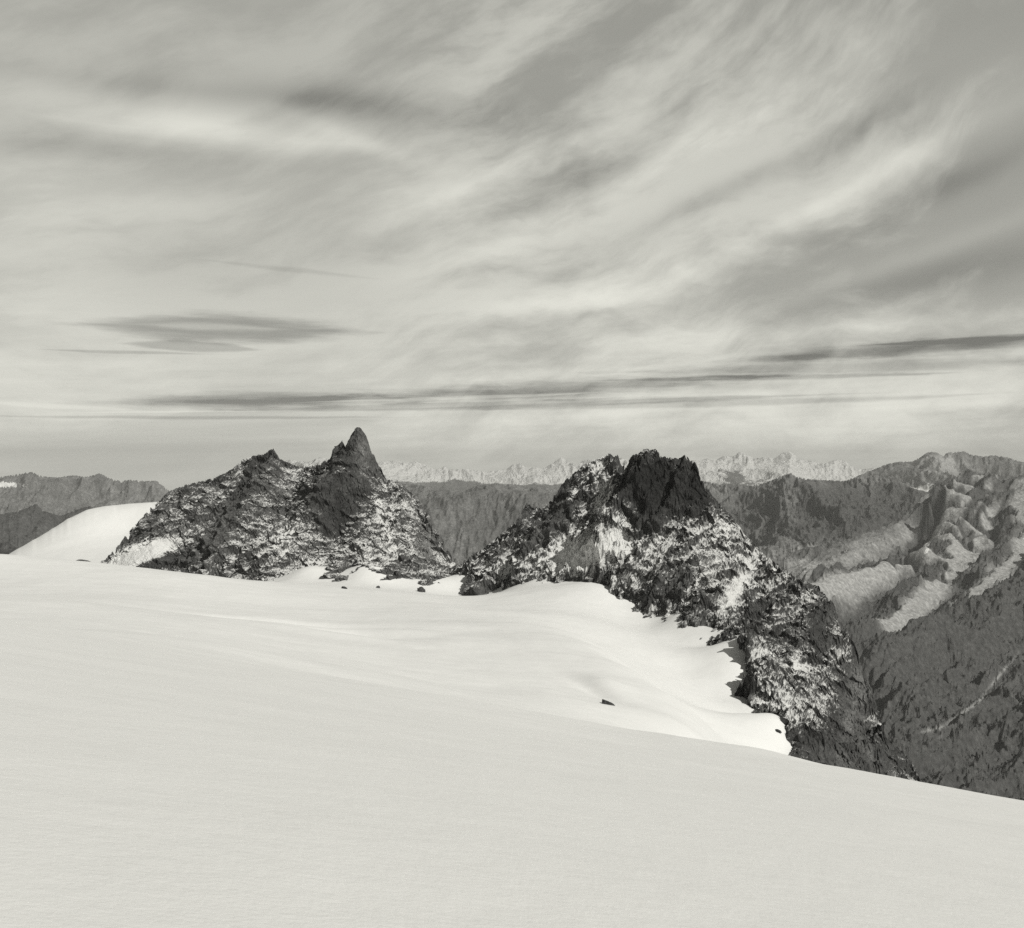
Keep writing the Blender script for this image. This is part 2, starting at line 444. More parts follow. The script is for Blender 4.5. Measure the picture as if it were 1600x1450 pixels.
def build_snow():
    C = []
    for r in (3, 8, 20, 45, 80, 115, 145):
        for azd in (-75, -55, -40, -25, -12, 0, 12, 25, 40, 55, 75):
            x = r * math.sin(math.radians(azd)); y = r * math.cos(math.radians(azd))
            C.append((x, y, near_plane(x, y)))
    for r in (30, 120, 300):
        for azd in (105, 135, 180, 225, 255):
            x = r * math.sin(math.radians(azd)); y = r * math.cos(math.radians(azd))
            C.append((x, y, near_plane(x, y) - 0.0008 * r * r * 0.4))
    def pp(L):
        for p in L: C.append(P(*p))
    # behind the brow of the near slope: hidden dip, deeper to the right
    pp([(-100, 985, 200), (100, 985, 210), (300, 1000, 215), (500, 1052, 205), (700, 1100, 200), (860, 1130, 195),
        (1050, 1175, 190), (1200, 1215, 190)])
    # middle snow dome
    pp([(-100, 935, 330), (60, 938, 330), (200, 955, 330), (350, 975, 340), (500, 1010, 330), (640, 1048, 300), (760, 1078, 280), (880, 1096, 275), (960, 1112, 280)])
    pp([(-100, 872, 560), (0, 877, 560), (120, 885, 570), (250, 893, 590), (330, 900, 600), (400, 911, 610), (500, 917, 640), (600, 922, 670)])
    pp([(-60, 873, 640), (60, 886, 660), (200, 896, 680), (330, 906, 690)])        # falls away behind the edge
    # hollow in the dome with its lower lip
    pp([(340, 962, 425), (430, 968, 430), (500, 978, 420), (560, 992, 405), (600, 985, 410)])
    pp([(380, 955, 470), (470, 962, 480), (540, 974, 470), (590, 975, 460)])
    pp([(420, 946, 520), (520, 952, 530), (620, 958, 520), (700, 968, 500)])
    pp([(660, 935, 640), (720, 945, 630), (800, 952, 610), (880, 962, 590)])
    # brow of the middle dome (crisp) and the slope behind it
    pp([(700, 990, 420), (800, 1020, 380), (880, 1050, 350), (760, 1040, 340), (900, 1085, 300), (980, 1095, 310)])
    pp([(860, 982, 520), (910, 994, 480), (950, 1020, 430), (1000, 1052, 385), (1040, 1085, 345), (1060, 1112, 315), (1075, 1140, 290)])
    pp([(935, 1001, 545), (985, 1038, 500), (1035, 1082, 455), (1075, 1122, 415), (1105, 1155, 385), (1150, 1180, 370)])
    # bowl under the right-hand rocks
    pp([(960, 978, 590), (1020, 1010, 560), (1080, 1050, 530), (1130, 1090, 500), (1170, 1130, 470)])
    pp([(1000, 985, 610), (1060, 1000, 590)])
    for B in (ROCKBASE_L, ROCKBASE_R):
        for p in B[::1]:
            lower = 10 if 850 < p[0] < 940 else (10 if p[0] > 1200 else 0)
            C.append(P(p[0], p[1] + lower, p[2]))
        for p in B[::2]:
            q = P(*p)
            if p[0] > 1080: C.append((q[0] + 55, q[1] + 12, q[2] - 62))
            elif p[0] > 780: C.append((q[0], q[1] + 60, q[2] + 4))
            else: C.append((q[0], q[1] + 90, q[2] - 22))
    # beyond the brow on the right the ground plunges into the valley
    for azd, z2, z3, z4 in ((18, -82, -125, -230), (24, -85, -160, -290), (32, -95, -190, -330), (42, -130, -240, -380), (55, -140, -250, -390), (75, -150, -260, -400)):
        for r, zz in ((185, z2 if azd > 20 else -72), (300, z3), (480, z4), (700, z4 - 150), (860, z4 - 260)):
            if azd == 18 and r < 300: continue
            x = r * math.sin(math.radians(azd)); y = r * math.cos(math.radians(azd)); C.append((x, y, zz))
    for azd in (-32, -45, -60, -80):
        for r, zz in ((220, -22), (400, -42), (620, -75), (850, -150)):
            x = r * math.sin(math.radians(azd)); y = r * math.cos(math.radians(azd)); C.append((x, y, zz))
    C = np.array(C); globals()["CS"] = C
    # polar sheet, dense in front
    az = np.concatenate([np.linspace(-180, -36, 90, endpoint=False), np.linspace(-36, 36, 1000), np.linspace(36, 180, 91)[1:]])
    r = np.concatenate([np.geomspace(0.4, 140, 330, endpoint=False), np.linspace(140, 860, 560)])
    A, R = np.meshgrid(np.radians(az), r)
    X = R * np.sin(A); Y = R * np.cos(A)
    c5 = np.hstack([C, np.zeros((len(C), 1))])
    Z = rbf(c5, X, Y, scale=100.0, curve=0.012)[0]
    Z = np.where(R > 165, np.minimum(Z, -95 - 1.3 * (X - 165)), Z)
    # under the camera follow the slope plane exactly, then blend
    rt = np.clip((np.degrees(A) - 9) / 8, 0, 1); rt = np.where(np.degrees(A) > 100, 0, rt * rt * (3 - 2 * rt))
    wn = np.clip((R - 60 - 72 * rt) / (60 - 25 * rt), 0, 1); wn = wn * wn * (3 - 2 * wn)
    Z = near_plane(X, Y) * (1 - wn) + Z * wn
    z0 = np.zeros_like(X)
    far = np.clip((R - 5) / 200, 0, 1)
    Z += fbm(X / 46, Y / 46, z0, 4, 0.45, seed=3) * 1.1 * far
    Z += fbm(X / 9 + Y / 30, Y / 6, z0, 4, 0.5, seed=9) * 0.07 * np.clip(R / 60, 0.15, 1)
    Z += fbm(X / 3.1, Y / 3.1, z0, 4, 0.5, seed=12) * 0.008 * np.clip(1.3 - R / 160, 0.2, 1)
    Z += fbm(X / 17, Y / 12, z0, 3, 0.5, seed=15) * 0.28 * np.clip((R - 6) / 50, 0, 1)
    # little hump and cornice by the open crack, and the hollow's broken lip
    def gauss(px, py, d, sx, sy, h, rot=0.0):
        nonlocal Z
        p = P(px, py, d); dx = X - p[0]; dy = Y - p[1]; k = math.radians(rot)
        a_ = dx * math.cos(k) + dy * math.sin(k); b_ = -dx * math.sin(k) + dy * math.cos(k)
        Z = Z + h * np.exp(-(a_ / sx) ** 2 - (b_ / sy) ** 2)
    gauss(945, 1075, 330, 7, 16, 1.6, 12); gauss(925, 1085, 320, 4, 12, -1.6, 20)
    gauss(560, 988, 405, 22, 8, -4.6, -6); gauss(500, 992, 380, 34, 9, 2.2, -8)
    gauss(430, 965, 430, 40, 7, -3.4, 2); gauss(540, 970, 460, 40, 12, 1.2, -4)
    return X, Y, Z, R
SX, SY, SZ, SR = build_snow()
def snow_z(x, y):
    """height of the snow at a world point (nearest sample)"""
    d = (SX - x) ** 2 + (SY - y) ** 2
    return float(SZ.flat[int(np.argmin(d))])
keep = (SR < 700) | (SY > 0)
o = grid_mesh('snowfield', SX, SY, SZ, {}, M_SNOW, flat=False, keep=keep)
tag(o, 'smooth white glacier snowfield sloping away across the whole foreground', kind='structure')

# ------------------------------------------------------------------ rocks standing in the snow
_azs = np.degrees(np.arctan2(SX[0], SY[0]))
def snow_hit(px, py):
    """the nearest visible snow point in the direction of a surveyed bearing"""
    j = int(np.argmin(np.abs(_azs - math.degrees(px_az(px)))))
    best = 1e9
    for i in range(SX.shape[0]):
        if SY[i, j] < 5: continue
        y = 725.0 - SZ[i, j] / SY[i, j] * F
        if y < best:
            if best < 1e8 and y <= py: return Vector((SX[i, j], SY[i, j], SZ[i, j]))
            best = y
    k = int(np.argmin(np.where(SY[:, j] > 5, 725.0 - SZ[:, j] / np.maximum(SY[:, j], 5) * F, 1e9)))
    return Vector((SX[k, j], SY[k, j], SZ[k, j]))

def make_rock(name, loc, size, seed, lean=0.0, rough=0.35):
    import bmesh
    bm = bmesh.new(); bmesh.ops.create_icosphere(bm, subdivisions=5, radius=1.0)
    co = np.array([v.co[:] for v in bm.verts])
    x, y, z = co.T
    r = 1 + fbm(x * 1.1, y * 1.1, z * 1.1, 3, seed=seed) * rough * 1.6 + (ridged(x * 1.5, y * 1.5, z * 2.2, 4, seed=seed + 3) - .4) * rough
    # flatten into planes like split stone
    rnd = np.random.RandomState(seed)
    P_ = co * r[:, None]
    for k in range(9):
        nrm = rnd.normal(size=3); nrm /= np.linalg.norm(nrm); h = rnd.uniform(0.55, 0.85)
        d = P_ @ nrm - h
        P_ = P_ - np.clip(d, 0, None)[:, None] * nrm * 0.85
    P_ = P_ * np.array(size); P_[:, 0] += P_[:, 2] * lean
    for v, p in zip(bm.verts, P_): v.co = p
    me = bpy.data.meshes.new(name); bm.to_mesh(me); bm.free()
    me.materials.append(M_STONE)
    at = me.attributes.new('tone', 'FLOAT', 'POINT')
    o = bpy.data.objects.new(name, me); scene.collection.objects.link(o); o.location = loc
    return o

# (px, py, half width px, half height px, lean, label)
ROCKS = [
    (948, 1098, 13, 5, -1.6, 'dark wedge of rock poking from the bright hump in the middle of the snowfield'),
    (539, 918, 8, 3, 0, 'broad low dark rock lying in the snow under the sharp summit tooth'),
    (590, 917, 5, 3, .3, 'dark stone in the snow notch just left of the gap between the crags'),
    (657, 921, 9, 6, -.3, 'pointed dark rock in the snow below the gap between the crags'),
    (1215, 1143, 9, 3, -1.0, 'lone rock in the snow just left of the foot of the long ridge'),
]
for i, (px_, py_, hw, hh, ln, lab) in enumerate(ROCKS):
    p = snow_hit(px_, py_ + hh * 0.6); k = p.y / F
    o = make_rock('rock', p + Vector((0, 0, hh * k * 0.2)), (hw * k * .75, hw * k * 0.6, hh * k * 1.0), 100 + i, ln)
    tag(o, lab, 'rock', group='rocks standing in the snow')

# ------------------------------------------------------------------ left crag
CREST_L = [(150, 884), (175, 862), (200, 832), (228, 800), (262, 768), (290, 757), (312, 752), (335, 746), (358, 735), (380, 717), (395, 712), (412, 709), (421, 703), (428, 700), (433, 708),
           (440, 717), (455, 724), (470, 730), (490, 727), (510, 719), (517, 712), (520, 700), (528, 694), (535, 686), (540, 694), (545, 684), (550, 673),
           (558, 666), (566, 669), (574, 682), (580, 700), (587, 716), (596, 730), (603, 748), (620, 752), (632, 759), (648, 772), (660, 786), (672, 802), (684, 825), (697, 850), (708, 872), (716, 886)]
CREST_R = [(688, 900), (716, 882), (740, 866), (768, 846), (795, 822), (812, 806), (822, 786), (832, 790), (848, 794), (860, 782), (868, 770), (880, 752), (900, 735), (912, 725),
           (930, 718), (945, 711), (953, 707), (960, 714), (965, 708), (970, 722), (978, 727), (985, 712), (998, 707), (1008, 700), (1018, 702), (1027, 701), (1033, 712), (1045, 714),
           (1060, 716), (1070, 710), (1078, 717), (1088, 722), (1094, 738), (1100, 755), (1115, 775), (1135, 795), (1150, 812), (1166, 836), (1190, 862), (1215, 880), (1240, 898), (1262, 910),
           (1280, 915), (1295, 935), (1304, 942), (1312, 965), (1325, 985), (1338, 1010), (1350, 1050), (1368, 1090), (1383, 1145), (1392, 1160), (1415, 1175), (1432, 1200), (1440, 1218)]

def with_depth(cr, D):
    D = np.array(D, float)
    return [(p[0], p[1], float(np.interp(p[0], D[:, 0], D[:, 1]))) for p in cr]

CR = {}
def crag_noise(X, Y, Z, dirv, amp, seed, s=1.0):
    """ribs running down along dirv (horizontal unit vector), finer breakage on top"""
    ex, ey = dirv
    a_ = X * ex + Y * ey; b_ = -X * ey + Y * ex
    wx = fbm(X / (40 * s), Y / (40 * s), Z / (40 * s), 3, seed=seed) * 12 * s
    wy = fbm(X / (55 * s), Y / (55 * s), Z / (55 * s), 3, seed=seed + 5) * 9 * s
    a_ = a_ + wx; b_ = b_ + wy
    n = (ridged(a_ / (100 * s), b_ / (32 * s), Z * 0 + seed, 3, 0.5, seed=seed) - 0.45) * 1.1
    r2 = ridged(a_ / (80 * s), b_ / (12 * s), Z / (200 * s), 4, 0.55, seed=seed + 2) - 0.4
    r3 = ridged(a_ / (30 * s), b_ / (4.2 * s), Z / (90 * s), 3, 0.55, seed=seed + 4) - 0.4
    CR['gully'] = n * 0.35 + r2 * 0.9 + r3 * 0.7
    n = n + r2 * 0.95 + r3 * 0.18
    n = n + fbm(X / (6 * s), Y / (6 * s), Z / (6 * s), 4, 0.6, seed=seed + 3) * 0.14
    return n * amp

def blobs(px, py, L):
    s = 0
    for (bx, by, sx, sy, rot, v) in L:
        k = math.radians(rot); dx = px - bx; dy = py - by
        a_ = (dx * math.cos(k) - dy * math.sin(k)) / sx; b_ = (dx * math.sin(k) + dy * math.cos(k)) / sy
        s = s + v * np.exp(-(a_ * a_ + b_ * b_))
    return s

def build_crag(name, ctrl, ulim, dlim, nu, nd, crest, dirv, amp, seed, mat, snow_b, tone_b, snow0, band=60, s=1.0, micro=1.0, smooth_b=(), parts=()):
    U = np.linspace((ulim[0] - 800) / F, (ulim[1] - 800) / F, nu); D = np.linspace(dlim[0], dlim[1], nd)
    U, Dg = np.meshgrid(U, D); X = U * Dg; Y = Dg.copy()
    Z, tone, snow = rbf(ctrl, X, Y, scale=50.0 * s, curve=0.004)
    n = crag_noise(X, Y, Z, dirv, amp, seed, s)
    sm_ = 1.0 - np.clip(blobs(X / Y * F + 800, 725 - Z / Y * F, smooth_b), 0, 0.92) if len(smooth_b) else 1.0
    Z = Z + n * sm_
    micro = micro * sm_
    # break the surface in all three directions
    q = 5.5 * s
    dx = fbm(X / q, Y / q, Z / q, 4, 0.6, seed=seed + 21) * 2.2 * micro * s
    dy = fbm(X / q, Y / q, Z / q, 4, 0.6, seed=seed + 31) * 2.2 * micro * s
    dz = fbm(X / q, Y / q, Z / q, 4, 0.6, seed=seed + 41) * 2.2 * micro * s
    # angular buttresses and chimneys on the walls
    sh_ = X * 0.5 + Z * 0.45
    k = ridged(sh_ / (11 * s), (Y - 0.3 * X) / (15 * s), (Z - 0.3 * X) / (30 * s), 5, 0.58, seed=seed + 51) - 0.4
    dx += -0.45 * k * 9 * micro * s; dy += -0.75 * k * 9 * micro * s; dz += 0.35 * k * 9 * micro * s
    X = X + dx; Y = Y + dy; Z = Z + dz
    Z = fit_crest(X, Y, Z, crest, band)
    px = X / Y * F + 800; py = 725 - Z / Y * F
    snow = snow + snow0 + blobs(px, py, snow_b) - np.clip(CR['gully'], -.6, .6) * 0.42 * sm_
    tone = tone + blobs(px, py, tone_b)
    fx = px[:-1, :-1]; fy = py[:-1, :-1]; fd = Y[:-1, :-1]
    left = np.ones(fx.shape, bool); at = {'snow': snow, 'tone': tone}; kids = []
    for (pn, plab, bx, by, sx, sy, rot, d0, d1) in parts:
        k = math.radians(rot); dx_ = fx - bx; dy_ = fy - by
        a1 = (dx_ * math.cos(k) - dy_ * math.sin(k)) / sx; b1 = (dx_ * math.sin(k) + dy_ * math.cos(k)) / sy
        m_ = (a1 * a1 + b1 * b1 < 1) & (fd > d0) & (fd < d1) & left
        left &= ~m_
        kids.append((pn, plab, m_))
    o = grid_mesh(name, X, Y, Z, at, mat, flat=True, fmask=left)
    for pn, plab, m_ in kids:
        c = grid_mesh(pn, X, Y, Z, at, mat, flat=True, fmask=m_)
        c.parent = o; c['label'] = plab
    return o

cl = with_depth(CREST_L, [(150, 850), (262, 930), (430, 900), (500, 915), (560, 880), (600, 885), (650, 870), (716, 820)])
crestA = line(cl, step=8)
baseA = line(ROCKBASE_L, step=12)
ctrl = np.vstack([crestA, shift(crestA, 30, -42, every=2), shift(crestA, 140, -150, every=4), baseA, shift(baseA, -45, -26, every=2), shift(baseA, -110, -60, every=3),
    # spur under the western top, falling toward the viewer and left
    line([(425, 712, 893), (400, 750, 868), (372, 800, 838), (345, 845, 815), (320, 885, 795)]),
    line([(395, 760, 895), (350, 800, 880), (290, 850, 860)]),          # hollow west of it
    line([(470, 745, 895), (440, 790, 862), (410, 850, 815), (392, 895, 785)]),     # couloir
    # black wall below the summit tooth
    line([(558, 680, 872), (545, 730, 856), (520, 760, 842), (500, 800, 828), (478, 828, 816)]),
    line([(530, 820, 835), (510, 835, 822)]),
    line([(600, 760, 868), (580, 800, 840), (560, 850, 800), (545, 890, 765)]),
    line([(632, 765, 862), (640, 810, 835), (630, 860, 790), (622, 900, 757)]),
    line([(600, 800, 845), (585, 850, 800)]),
    line([(650, 780, 866), (668, 830, 845), (690, 878, 812)])])
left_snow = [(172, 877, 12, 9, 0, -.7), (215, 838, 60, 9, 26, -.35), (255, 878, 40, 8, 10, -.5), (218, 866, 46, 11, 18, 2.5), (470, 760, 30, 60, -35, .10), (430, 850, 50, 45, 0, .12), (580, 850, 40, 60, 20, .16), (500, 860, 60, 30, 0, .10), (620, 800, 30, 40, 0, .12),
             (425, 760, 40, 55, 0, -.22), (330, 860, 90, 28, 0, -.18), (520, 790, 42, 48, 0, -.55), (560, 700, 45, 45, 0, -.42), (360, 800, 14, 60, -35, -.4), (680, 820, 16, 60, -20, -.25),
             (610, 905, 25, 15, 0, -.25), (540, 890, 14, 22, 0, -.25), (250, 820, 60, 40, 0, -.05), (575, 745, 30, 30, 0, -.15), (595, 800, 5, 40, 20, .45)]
left_tone = [(520, 790, 45, 45, 0, -0.6), (570, 702, 17, 34, 0, 0.9), (675, 840, 16, 50, -20, 0.8), (300, 800, 110, 60, 0, 0.45), (450, 800, 60, 60, 0, .45), (600, 820, 60, 70, 0, .4), (410, 740, 14, 40, -25, .3)]  # the summit tooth's right face is toned lighter as painted sunlight
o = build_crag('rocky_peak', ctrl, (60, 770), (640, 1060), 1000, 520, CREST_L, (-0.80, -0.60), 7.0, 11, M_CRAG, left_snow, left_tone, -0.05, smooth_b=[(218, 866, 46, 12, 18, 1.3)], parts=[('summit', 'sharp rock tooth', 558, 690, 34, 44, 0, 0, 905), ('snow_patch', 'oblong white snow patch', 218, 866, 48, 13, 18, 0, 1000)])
tag(o, 'dark jagged crag with a sharp summit tooth and a second lower point to its left', 'mountain', kind='structure')

# ------------------------------------------------------------------ right crag
cl = with_depth(CREST_R, [(688, 800), (760, 790), (830, 775), (905, 770), (955, 765), (1010, 725), (1080, 720), (1166, 700), (1280, 640), (1350, 590), (1383, 560), (1440, 530)])
crestB = line(cl, step=8)
baseB = line(ROCKBASE_R[:-3] + [(1180, 1108, 486), (1206, 1128, 462), (1226, 1142, 446), (1238, 1172, 424)], step=10)
baseB[baseB[:, 0] / baseB[:, 1] * F + 800 > 1150, 2] += 3.0
ctrl = np.vstack([crestB, shift(crestB, 25, -38, every=2), shift(crestB, 120, -170, every=4), shift(crestB, 300, -420, every=6), baseB, shift(baseB, -35, -22, every=2), shift(baseB, -90, -50, every=3),
    line([(905, 745, 764), (892, 790, 750), (872, 835, 735), (850, 870, 728)]),
    line([(955, 730, 760), (938, 780, 744), (915, 825, 728), (895, 865, 712)]),
    line([(825, 800, 770), (812, 850, 750), (795, 900, 732)]),
    # the black tower and its foot
    line([(1010, 712, 720), (985, 740, 712), (965, 770, 706), (935, 808, 700)]),
    line([(1015, 715, 716), (1020, 760, 706), (1018, 800, 698), (1010, 828, 692)]),
    line([(940, 815, 715), (975, 812, 700), (1005, 832, 694)]),
    line([(1078, 725, 716), (1085, 765, 704), (1110, 790, 700)]),
    # apron of ribs and gullies
    line([(1040, 790, 700), (1020, 850, 680), (960, 900, 675)]),
    line([(1090, 800, 696), (1060, 870, 665), (1010, 945, 645)]),
    line([(1150, 820, 695), (1120, 900, 645), (1095, 980, 600)]),
    line([(1190, 865, 685), (1170, 900, 660), (1150, 960, 605)]),
    line([(1240, 900, 660), (1210, 960, 615), (1185, 1040, 555)]),
    line([(1290, 935, 632), (1275, 1000, 590), (1230, 1060, 535)]),
    line([(1335, 1010, 600), (1310, 1070, 560), (1290, 1120, 520), (1265, 1150, 480)]),
    line([(1375, 1130, 560), (1340, 1160, 520), (1300, 1190, 470)]),
    line([(1300, 1230, 430), (1400, 1255, 440), (1480, 1290, 450)]),
    line([(1440, 1230, 520), (1500, 1300, 500)])])
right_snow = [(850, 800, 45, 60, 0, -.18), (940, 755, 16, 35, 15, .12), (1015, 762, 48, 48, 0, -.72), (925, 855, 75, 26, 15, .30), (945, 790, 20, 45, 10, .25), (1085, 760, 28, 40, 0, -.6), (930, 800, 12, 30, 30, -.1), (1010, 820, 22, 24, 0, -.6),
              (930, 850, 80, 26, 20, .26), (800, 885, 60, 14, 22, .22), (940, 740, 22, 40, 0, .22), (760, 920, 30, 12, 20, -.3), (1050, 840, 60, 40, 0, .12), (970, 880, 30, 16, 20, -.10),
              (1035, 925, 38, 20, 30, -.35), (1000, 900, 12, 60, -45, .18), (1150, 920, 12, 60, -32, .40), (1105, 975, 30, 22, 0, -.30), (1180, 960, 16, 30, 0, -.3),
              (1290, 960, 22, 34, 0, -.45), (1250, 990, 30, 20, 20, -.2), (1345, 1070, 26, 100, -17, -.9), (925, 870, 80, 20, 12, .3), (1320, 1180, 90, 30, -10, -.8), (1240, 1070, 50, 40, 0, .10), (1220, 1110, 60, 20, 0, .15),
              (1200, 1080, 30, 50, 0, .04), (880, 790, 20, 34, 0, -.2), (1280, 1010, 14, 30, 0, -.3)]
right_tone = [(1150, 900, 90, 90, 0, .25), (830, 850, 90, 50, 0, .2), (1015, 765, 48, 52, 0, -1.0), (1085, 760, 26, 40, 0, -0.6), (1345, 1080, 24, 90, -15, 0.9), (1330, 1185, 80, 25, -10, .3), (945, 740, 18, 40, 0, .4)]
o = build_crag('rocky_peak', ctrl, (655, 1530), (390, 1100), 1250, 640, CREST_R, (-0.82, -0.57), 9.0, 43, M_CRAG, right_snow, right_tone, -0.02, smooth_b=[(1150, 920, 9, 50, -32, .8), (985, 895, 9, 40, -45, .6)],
    parts=[('summit', 'blunt black rock tower', 1035, 745, 75, 62, 0, 0, 760), ('snow_gully', 'narrow white gully of snow', 1152, 918, 12, 58, -28, 0, 700)])
tag(o, 'snow-dusted crag with a blunt black summit tower and a long ridge falling right', 'mountain', kind='structure')

# ------------------------------------------------------------------ snow shoulder behind the left crag
def build_shoulder():
    cr = [(-120, 925), (-40, 895), (0, 872), (35, 852), (70, 832), (105, 810), (135, 796), (160, 791), (200, 787), (245, 784), (300, 783)]
    c = with_depth(cr, [(-120, 900), (0, 980), (160, 1050), (300, 1080)])
    A_ = line(c, step=10)
    ctrl = np.vstack([A_, shift(A_, 60, -30, every=2), shift(A_, 300, -260, every=3),
                      pts([(-80, 930, 800), (0, 900, 820), (80, 895, 850), (150, 890, 870), (230, 880, 900), (300, 850, 950), (60, 870, 920), (140, 850, 960), (200, 830, 1000)]),
                      pts([(0, 960, 720), (150, 960, 740), (300, 960, 760)])])
    U = np.linspace((-160 - 800) / F, (320 - 800) / F, 420); D = np.linspace(720, 1500, 360)
    U, D = np.meshgrid(U, D); X = U * D; Y = D
    Z = rbf(ctrl, X, Y, smooth=True, scale=100, reg=0.001)[0] + fbm(X / 30, Y / 30, X * 0, 4) * 0.8
    Z = fit_crest(X, Y, Z, cr, 40, 6)
    o = grid_mesh('snow_shoulder', X, Y, Z, {}, M_SNOW, flat=False)
    tag(o, 'rounded white snow shoulder rising behind the snowfield at the far left', 'snow shoulder', kind='structure')
build_shoulder()

# rocks of the shoulder, half hidden by the edge of the snowfield
for i, (px_, py_, d_, hw, hh, ln, lab) in enumerate([
        (75, 884, 800, 18, 7, 1.2, 'low dark rock showing over the snow edge at the far left'),
        (118, 884, 800, 26, 9, 1.6, 'wedge of dark rock over the snow edge just left of the left crag'),
        (6, 862, 1400, 22, 16, 0, 'small dark crag at the left border behind the snow shoulder')]):
    p = Vector(P(px_, py_, d_)); k = p.y / F
    o = make_rock('outcrop', p, (hw * k, hw * k, hh * k * 1.2), 300 + i, ln, 0.45)
    tag(o, lab, 'rock')

# ------------------------------------------------------------------ far mountains
def build_far(name, label, ctrl, ulim, dlim, nu, nd, crest, amp, size, seed, mat, dirv=(0, -1), snow0=-0.6, snow_b=(), tone_b=(), band=40, aniso=2.0, geom=True, cat='mountain', fine=0.35, calm=False, ext=(None, None)):
    up = np.linspace(ulim[0], ulim[1], nu)
    if ext[0] is not None: up = np.concatenate([np.linspace(ext[0], ulim[0], 110, endpoint=False), up])
    if ext[1] is not None: up = np.concatenate([up, np.linspace(ulim[1], ext[1], 110)[1:]])
    U = (up - 800) / F
    D = np.geomspace(dlim[0], dlim[1], nd)
    U, Dg = np.meshgrid(U, D); X = U * Dg; Y = Dg.copy()
    Z, tone, snow = rbf(ctrl, X, Y, scale=size, curve=0.01)
    ex, ey = dirv
    a_ = X * ex + Y * ey; b_ = -X * ey + Y * ex
    w1 = fbm(X / size, Y / size, X * 0, 3, seed=seed) * size * .35; w2 = fbm(X / size, Y / size, X * 0 + 9, 3, seed=seed) * size * .35
    n = ridged((a_ + w1) / (size * aniso), (b_ + w2) / size, X * 0, 8, 0.52, seed=seed) - 0.42
    n2 = ridged((a_ + w2) / (size * aniso * .35), (b_ + w1) / (size * .22), X * 0, 6, 0.55, seed=seed + 3) - 0.42
    n3 = ridged(X / (size * .10), Y / (size * .10), X * 0, 4, 0.55, seed=seed + 6) - 0.42
    if calm:       # scree fans lie smooth, cliffs stay broken
        q_ = np.clip((tone + 0.1) / 0.7, 0, 1); amp = amp * (1 - 0.82 * q_ * q_ * (3 - 2 * q_))
    Z = Z + n * amp + n2 * amp * fine + n3 * amp * fine * 0.30
    if crest is not None:
        Z = fit_crest(X, Y, Z, crest, band, 3.0)
    # beyond the part in view the range dies away into the valley
    pu = U * F + 800
    if ext[0] is not None:
        q_ = np.clip((ulim[0] - pu) / (ulim[0] - ext[0]), 0, 1); Z = Z - q_ ** 1.5 * 0.16 * Dg
    if ext[1] is not None:
        q_ = np.clip((pu - ulim[1]) / (ext[1] - ulim[1]), 0, 1); Z = Z - q_ ** 1.5 * 0.16 * Dg
    px = X / Y * F + 800; py = 725 - Z / Y * F
    snow = snow + snow0 + blobs(px, py, snow_b); tone = tone + blobs(px, py, tone_b)
    o = grid_mesh(name, X, Y, Z, {'snow': snow, 'tone': tone}, mat, flat=False)
    tag(o, label, cat, kind='structure')
    return o

# snowy range on the horizon
cr = [(-300, 775), (0, 778), (380, 775), (415, 735), (430, 722), (455, 718), (480, 722), (500, 714), (530, 720), (590, 722), (618, 719), (632, 723), (650, 721), (668, 727), (680, 734), (695, 728), (702, 733), (735, 733), (760, 737), (790, 733), (800, 726), (812, 723), (822, 730),
      (850, 731), (865, 722), (876, 714), (890, 720), (900, 726), (912, 719), (940, 716), (970, 715), (985, 720), (1040, 718), (1090, 719), (1105, 716), (1118, 719), (1130, 712), (1145, 713), (1155, 706), (1163, 707), (1178, 716), (1195, 714), (1210, 716), (1222, 707), (1234, 705),
      (1250, 716), (1270, 721), (1290, 724), (1305, 718), (1320, 719), (1330, 728), (1345, 733), (1365, 731), (1400, 738), (1600, 742), (1800, 742)]
A_ = line(with_depth(cr, [(-300, 30000), (600, 27000), (1000, 29000), (1900, 32000)]), step=12)
ctrl = np.vstack([A_, shift(A_, 2500, -700, every=3), shift(A_, 9000, -1500, every=5), shift(A_, -2600, -420, every=3), shift(A_, -6000, -900, every=4), shift(A_, -11000, -1300, every=5)])
build_far('snowy_range', 'bright snow-capped mountain range on the far horizon', ctrl, (-320, 1900), (15000, 42000), 1700, 420, cr, 480, 2600, 5, M_RANGE,
          ext=(-1100, 2700), fine=0.15, snow0=0.18, snow_b=[(760, 742, 170, 9, 0, 0.5), (640, 724, 60, 7, 0, -.22), (760, 768, 300, 14, 0, -.9), (880, 724, 40, 8, 20, .2), (1210, 716, 120, 9, 0, .5), (1300, 728, 50, 10, 0, .4), (1150, 745, 60, 10, 0, -.35), (1190, 770, 200, 10, 0, -.6), (200, 760, 320, 30, 0, -1.2)], band=25)

# brown-grey range at the far left
cr = [(-200, 750), (-60, 748), (0, 745), (25, 741), (50, 737), (66, 744), (90, 746), (115, 742), (135, 745), (156, 739), (172, 747), (190, 752), (200, 749), (228, 751), (245, 751), (262, 764), (275, 775), (330, 790), (500, 790)]
A_ = line(with_depth(cr, [(-200, 13500), (500, 12500)]), step=12)
ctrl = np.vstack([A_, shift(A_, 1500, -500, every=3), shift(A_, -1800, -330, every=3), shift(A_, -4000, -800, every=4), shift(A_, -7000, -1400, every=4)])
build_far('distant_range', 'low grey mountain range with a small snow streak at the far left', ctrl, (-220, 500), (5500, 15500), 560, 300, cr, 330, 1100, 15, M_FAR,
          ext=(-900, None), snow0=-0.75, snow_b=[(10, 758, 30, 4, 0, 1.6)], band=25)
cr = [(-200, 800), (0, 803), (30, 798), (58, 786), (66, 797), (95, 806), (125, 794), (140, 790), (158, 800), (200, 806), (300, 800)]
A_ = line(with_depth(cr, [(-200, 6000), (300, 6400)]), tone=-0.5, step=12)
